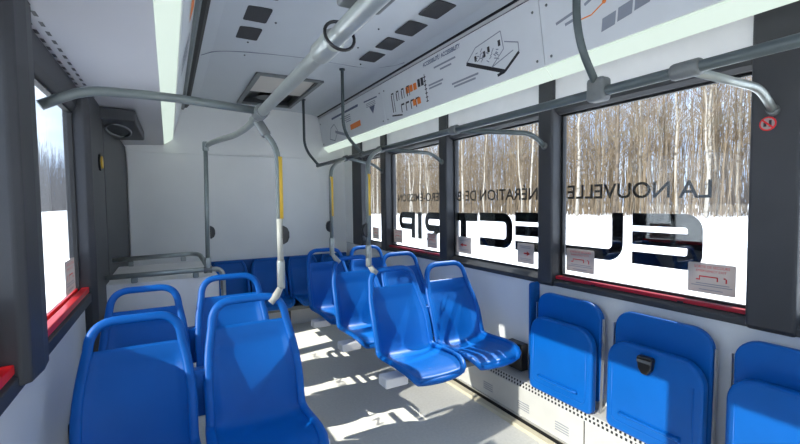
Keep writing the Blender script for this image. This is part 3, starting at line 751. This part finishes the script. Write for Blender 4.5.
def sticker(y0, y1, label, kind, x=2.036, z0=.937, z1=1.068, inward=-1):
    t = thing('exit_sticker' if kind != 'arrow' else 'arrow_sticker', label, 'sticker', (x, y0, z0), 'small grey instruction stickers on the windows')
    W, H = y1-y0, z1-z0; xo = inward*.0012
    obj('sticker_face', prism(bmesh.new(), rrect(0, W, 0, H, .006, .006, 3), YZ, 0, xo), STICK, t)
    bm = bmesh.new()
    xq = xo*1.6
    def bar(a, b, c, d_, bm): bm.faces.new([bm.verts.new((xq, u, v)) for u, v in [(a*W, c*H), (b*W, c*H), (b*W, d_*H), (a*W, d_*H)]])
    mk = (lambda u, v: imtx(W*(1-u), v*H, xq)) if inward < 0 else (lambda u, v: omtx(u*W, v*H, xq))
    if kind == 'exit':
        text_mesh('SORTIE DE SECOURS', 'printed_text', INKR, t, mk(.14, .83), width=W*.74, height=H*.085)
        text_mesh('EMERGENCY EXIT', 'printed_text', INKR, t, mk(.18, .70), width=W*.64, height=H*.075)
        for a, b, c, d_ in [(.82, .74, .42, .46), (.75, .73, .42, .55), (.75, .36, .53, .57), (.38, .35, .42, .56), (.24, .20, .53, .57), (.20, .17, .40, .54)]: bar(b, a, c, d_, bm)
        obj('lever_diagram', bm, INKR, t); bm = bmesh.new()
        for a, b, c in [(.12, .82, .30), (.06, .92, .23), (.25, .75, .10)]: bar(a, b, c, c+.03, bm)
        obj('printed_lines', bm, INKG, t)
    else:
        s = 1 if kind == 'arrow' else -1
        for a, b, c, d_ in [(.30, .60, .46, .54)]: bar(a, b, c, d_, bm)
        pts = [(.22, .5), (.42, .38), (.42, .62)]
        if label.find('rightward') >= 0: pts = [(.22, .5), (.42, .38), (.42, .62)]
        else: pts = [(.74, .5), (.56, .38), (.56, .62)]
        bm.faces.new([bm.verts.new((xq, u*W, v*H)) for u, v in pts])
        obj('red_arrow', bm, INKR, t); bm = bmesh.new()
        for a, b, c in [(.15, .85, .84), (.2, .8, .76), (.15, .85, .22), (.2, .8, .14)]: bar(a, b, c, c+.03, bm)
        obj('printed_lines', bm, INKG, t)
sticker(.826, 1.008, 'larger exit sticker with red lever diagram in the near corner of the near window', 'exit')
sticker(1.482, 1.666, 'exit sticker in the far lower corner of the near window, below the big L', 'exit')
sticker(1.915, 2.06, 'sticker with rightward red arrow beside the dark pillar', 'arrow')
sticker(2.55, 2.735, 'sticker with leftward red arrow at the far side of the wide window', 'arrow')
sticker(3.02, 3.18, 'small exit sticker at the near side of the second-farthest window', 'exit')
sticker(3.64, 3.82, 'small exit sticker below the mirrored letter P', 'exit')
sticker(4.17, 4.33, 'small exit sticker in the farthest window', 'exit')
sticker(2.42, 2.64, 'pale exit sticker in the lower corner of the left window', 'exit', -.429, .93, 1.09, 1)
sticker(1.2, 1.44, 'pale exit sticker at the left edge of the photo', 'exit', -.429, .93, 1.09, 1)
t = thing('round_sticker', 'small round red and white sticker on the dark near right pillar', 'sticker', (1.949, .705, 1.622))
obj('red_disc', K((-.001, 0, 0), (1, 0, 0), .026, .002), RED, t)
obj('white_disc', K((-.0025, 0, 0), (1, 0, 0), .021, .002), STICK, t)
bm = bmesh.new(); box(bm, -.0045, -.0038, -.012, -.004, -.012, .012); box(bm, -.0045, -.0038, .003, .012, -.010, .006)
obj('pictogram', bm, INKK, t)
obj('red_bar', prism(bmesh.new(), [(-.018, -.014), (-.014, -.018), (.018, .014), (.014, .018)], YZ, -.0055, -.0048), RED, t)

# ================================================================ OUTSIDE
GZ = -.45      # road level below bus floor
bm = bmesh.new()
def gz(x, y):
    # right-hand side: snow slopes up to the forest edge
    if x > 3:
        e = min(1, (x-3)/17); target = (.52-max(0, (y-9))*.016) if y < 60 else -.30
        return GZ+(max(target, -.30)-GZ)*e+.05*math.sin(x*.5)*math.sin(y*.3)*e
    if x < -3: return GZ+.25*min(1, (-x-3)/30)
    return GZ
xs_ = [-120, -80, -60, -40, -30, -20, -10, -6, -3, 0, 3, 5, 8, 11, 14, 17, 20, 24, 30, 40, 60, 90]; ys_ = [-60, -40, -20, -10, -5, 0, 4, 8, 12, 16, 20, 26, 32, 40, 50, 60, 80, 120, 200, 300]
GR = [[bm.verts.new((x, y, gz(x, y))) for y in ys_] for x in xs_]
for i in range(len(xs_)-1):
    for j in range(len(ys_)-1): bm.faces.new([GR[i][j], GR[i+1][j], GR[i+1][j+1], GR[i][j+1]])
o = obj('ground', bm, SNOW, smooth=True); o['kind'] = 'structure'

def tree_mesh(h, r, m, rnd, nb, lean):
    t = thing('tree', '', 'tree')
    pts = []; px = py = 0
    for i in range(9):
        z = h*i/8; px += rnd.uniform(-.12, .12)*h/10+lean[0]*h/8; py += rnd.uniform(-.12, .12)*h/10+lean[1]*h/8; pts.append(Vector((px, py, z-.3 if i == 0 else z)))
    rad = [r*(1-.82*i/8) for i in range(9)]
    obj('trunk', T(pts, r, seg=7, radii=rad), m, t, smooth=True)
    bm = bmesh.new()
    for i in range(nb):
        f = rnd.uniform(.22, .98); k = f*8; a = int(k); a = min(a, 7); b = pts[a].lerp(pts[a+1], k-a)
        an = rnd.uniform(0, 2*PI); L = (1.15-f)*h*rnd.uniform(.12, .30); el = rnd.uniform(.5, 1.3)
        d_ = Vector((math.cos(an)*math.cos(el), math.sin(an)*math.cos(el), math.sin(el)))
        m1 = b+d_*L*.5+Vector((0, 0, -.03*L)); e = b+d_*L+Vector((0, 0, .08*L))
        rb = max(.012, r*(1-.8*f)*.32)
        tube(bm, [b, m1, e], rb, seg=4, radii=[rb, rb*.6, rb*.15])
        for q in range(3):
            s = b.lerp(e, rnd.uniform(.3, .9)); an2 = an+rnd.uniform(-1, 1); L2 = L*.45
            e2 = s+Vector((math.cos(an2)*.6, math.sin(an2)*.6, rnd.uniform(.4, 1)))*L2
            tube(bm, [s, e2], rb*.4, seg=3, radii=[rb*.4, rb*.1])
    obj('branches', bm, TWIG if m is not BIRCH else TWIG, t)
    return t
rnd = random.Random(11)
kinds = [tree_mesh(13, .088, BIRCH, rnd, 80, (.01, .0)), tree_mesh(12, .06, BIRCH, rnd, 70, (-.02, .01)), tree_mesh(14, .10, BIRCH, rnd, 80, (.0, -.025)),
         tree_mesh(12, .08, BROWN, rnd, 90, (0, .01)), tree_mesh(11, .055, BROWN, rnd, 80, (.02, .02)), tree_mesh(13, .09, BROWN, rnd, 90, (-.01, -.01))]
for k_ in kinds: reg(k_)
used = set()
def plant(ki, x, y, z, s, rz, label, group):
    o = kinds[ki] if ki not in used else copy_tree(kinds[ki]); used.add(ki)
    o.location = (x, y, z); o.scale = (s, s, s*rnd.uniform(.9, 1.15)); o.rotation_euler = (0, 0, rz); o['label'] = label; o['group'] = group
cnt = 0
for layer, (xa, xb, n_, sp) in enumerate([(19.2, 21.5, 62, 0), (22, 27, 80, 0), (28, 36, 80, 0)]):
    for i in range(n_):
        f = max(0, (i+rnd.uniform(-.4, .4))/n_); y = 2+70*(f**1.25 if layer == 0 else f**1.1)*(1+layer*.12); x = rnd.uniform(xa, xb)
        ki = rnd.choice([0, 1, 2, 0, 1, 3, 4, 5]) if layer < 2 else rnd.choice([0, 1, 2, 3, 4, 5, 3, 4, 5])
        s = rnd.uniform(.75, 1.15)
        if ki < 3: lb, gp = ['white-barked birch at the snowy edge of the forest', 'white-barked birch inside the forest', 'white-barked birch deep in the forest'][layer], 'birches of the forest, layer by layer'
        else: lb, gp = ['brown bare tree at the snowy edge of the forest', 'brown bare tree inside the forest', 'brown bare tree deep in the forest'][layer], 'brown trees of the forest, layer by layer'
        plant(ki, x, y, gz(x, y)-.05, s, rnd.uniform(0, 6.28), lb, gp+' %s' % ['front', 'middle', 'back'][layer])
# undergrowth and twig mass
bm = bmesh.new()
for i in range(9000):
    x = 21+abs(rnd.gauss(0, 1))*9; y = -2+95*rnd.random()**1.15; h_ = rnd.uniform(2.5, 9.5)*(1 if x < 30 else 1.1); z = gz(x, y)-.1
    w_ = rnd.uniform(.008, .03); dx, dy = rnd.gauss(0, .06)*h_, rnd.gauss(0, .07)*h_
    a = [bm.verts.new((x+w_*math.cos(q), y+w_*math.sin(q), z)) for q in (0, 2.1, 4.2)]; b = [bm.verts.new((x+dx+w_*.4*math.cos(q), y+dy+w_*.4*math.sin(q), z+h_)) for q in (0, 2.1, 4.2)]
    for k in range(3): bm.faces.new([a[k], a[(k+1) % 3], b[(k+1) % 3], b[k]])
    if i % 2 == 0:
        for q in range(3):
            f = rnd.uniform(.3, .9); an = rnd.uniform(0, 6.28); L = h_*.16; s = Vector((x+dx*f, y+dy*f, z+h_*f)); e = s+Vector((math.cos(an)*L, math.sin(an)*L, L*.9))
            vv = [bm.verts.new(s), bm.verts.new(s+Vector((0, .025, .01))), bm.verts.new(e)]; bm.faces.new(vv)
o = obj('undergrowth', bm, TWIG); o['kind'] = 'stuff'; tag(o, 'dense tan saplings and twigs filling the forest beyond the right windows', 'undergrowth')
GREYTWIG = bark('grey_twig_bark', (.15, .145, .15), (.08, .08, .085), .5, 1)
bm = bmesh.new()
for i in range(5000):
    x = -30-abs(rnd.gauss(0, 1))*8; y = 60+240*rnd.random(); h_ = rnd.uniform(5, 22); z = gz(x, y)-.1
    w_ = rnd.uniform(.03, .10); dx, dy = rnd.gauss(0, .05)*h_, rnd.gauss(0, .06)*h_
    a = [bm.verts.new((x+w_*math.cos(q), y+w_*math.sin(q), z)) for q in (0, 2.1, 4.2)]; b = [bm.verts.new((x+dx+w_*.3*math.cos(q), y+dy+w_*.3*math.sin(q), z+h_)) for q in (0, 2.1, 4.2)]
    for k in range(3): bm.faces.new([a[k], a[(k+1) % 3], b[(k+1) % 3], b[k]])
o = obj('distant_brush', bm, GREYTWIG); o['kind'] = 'stuff'; tag(o, 'distant line of bare woods beyond the snow field on the left', 'woods')
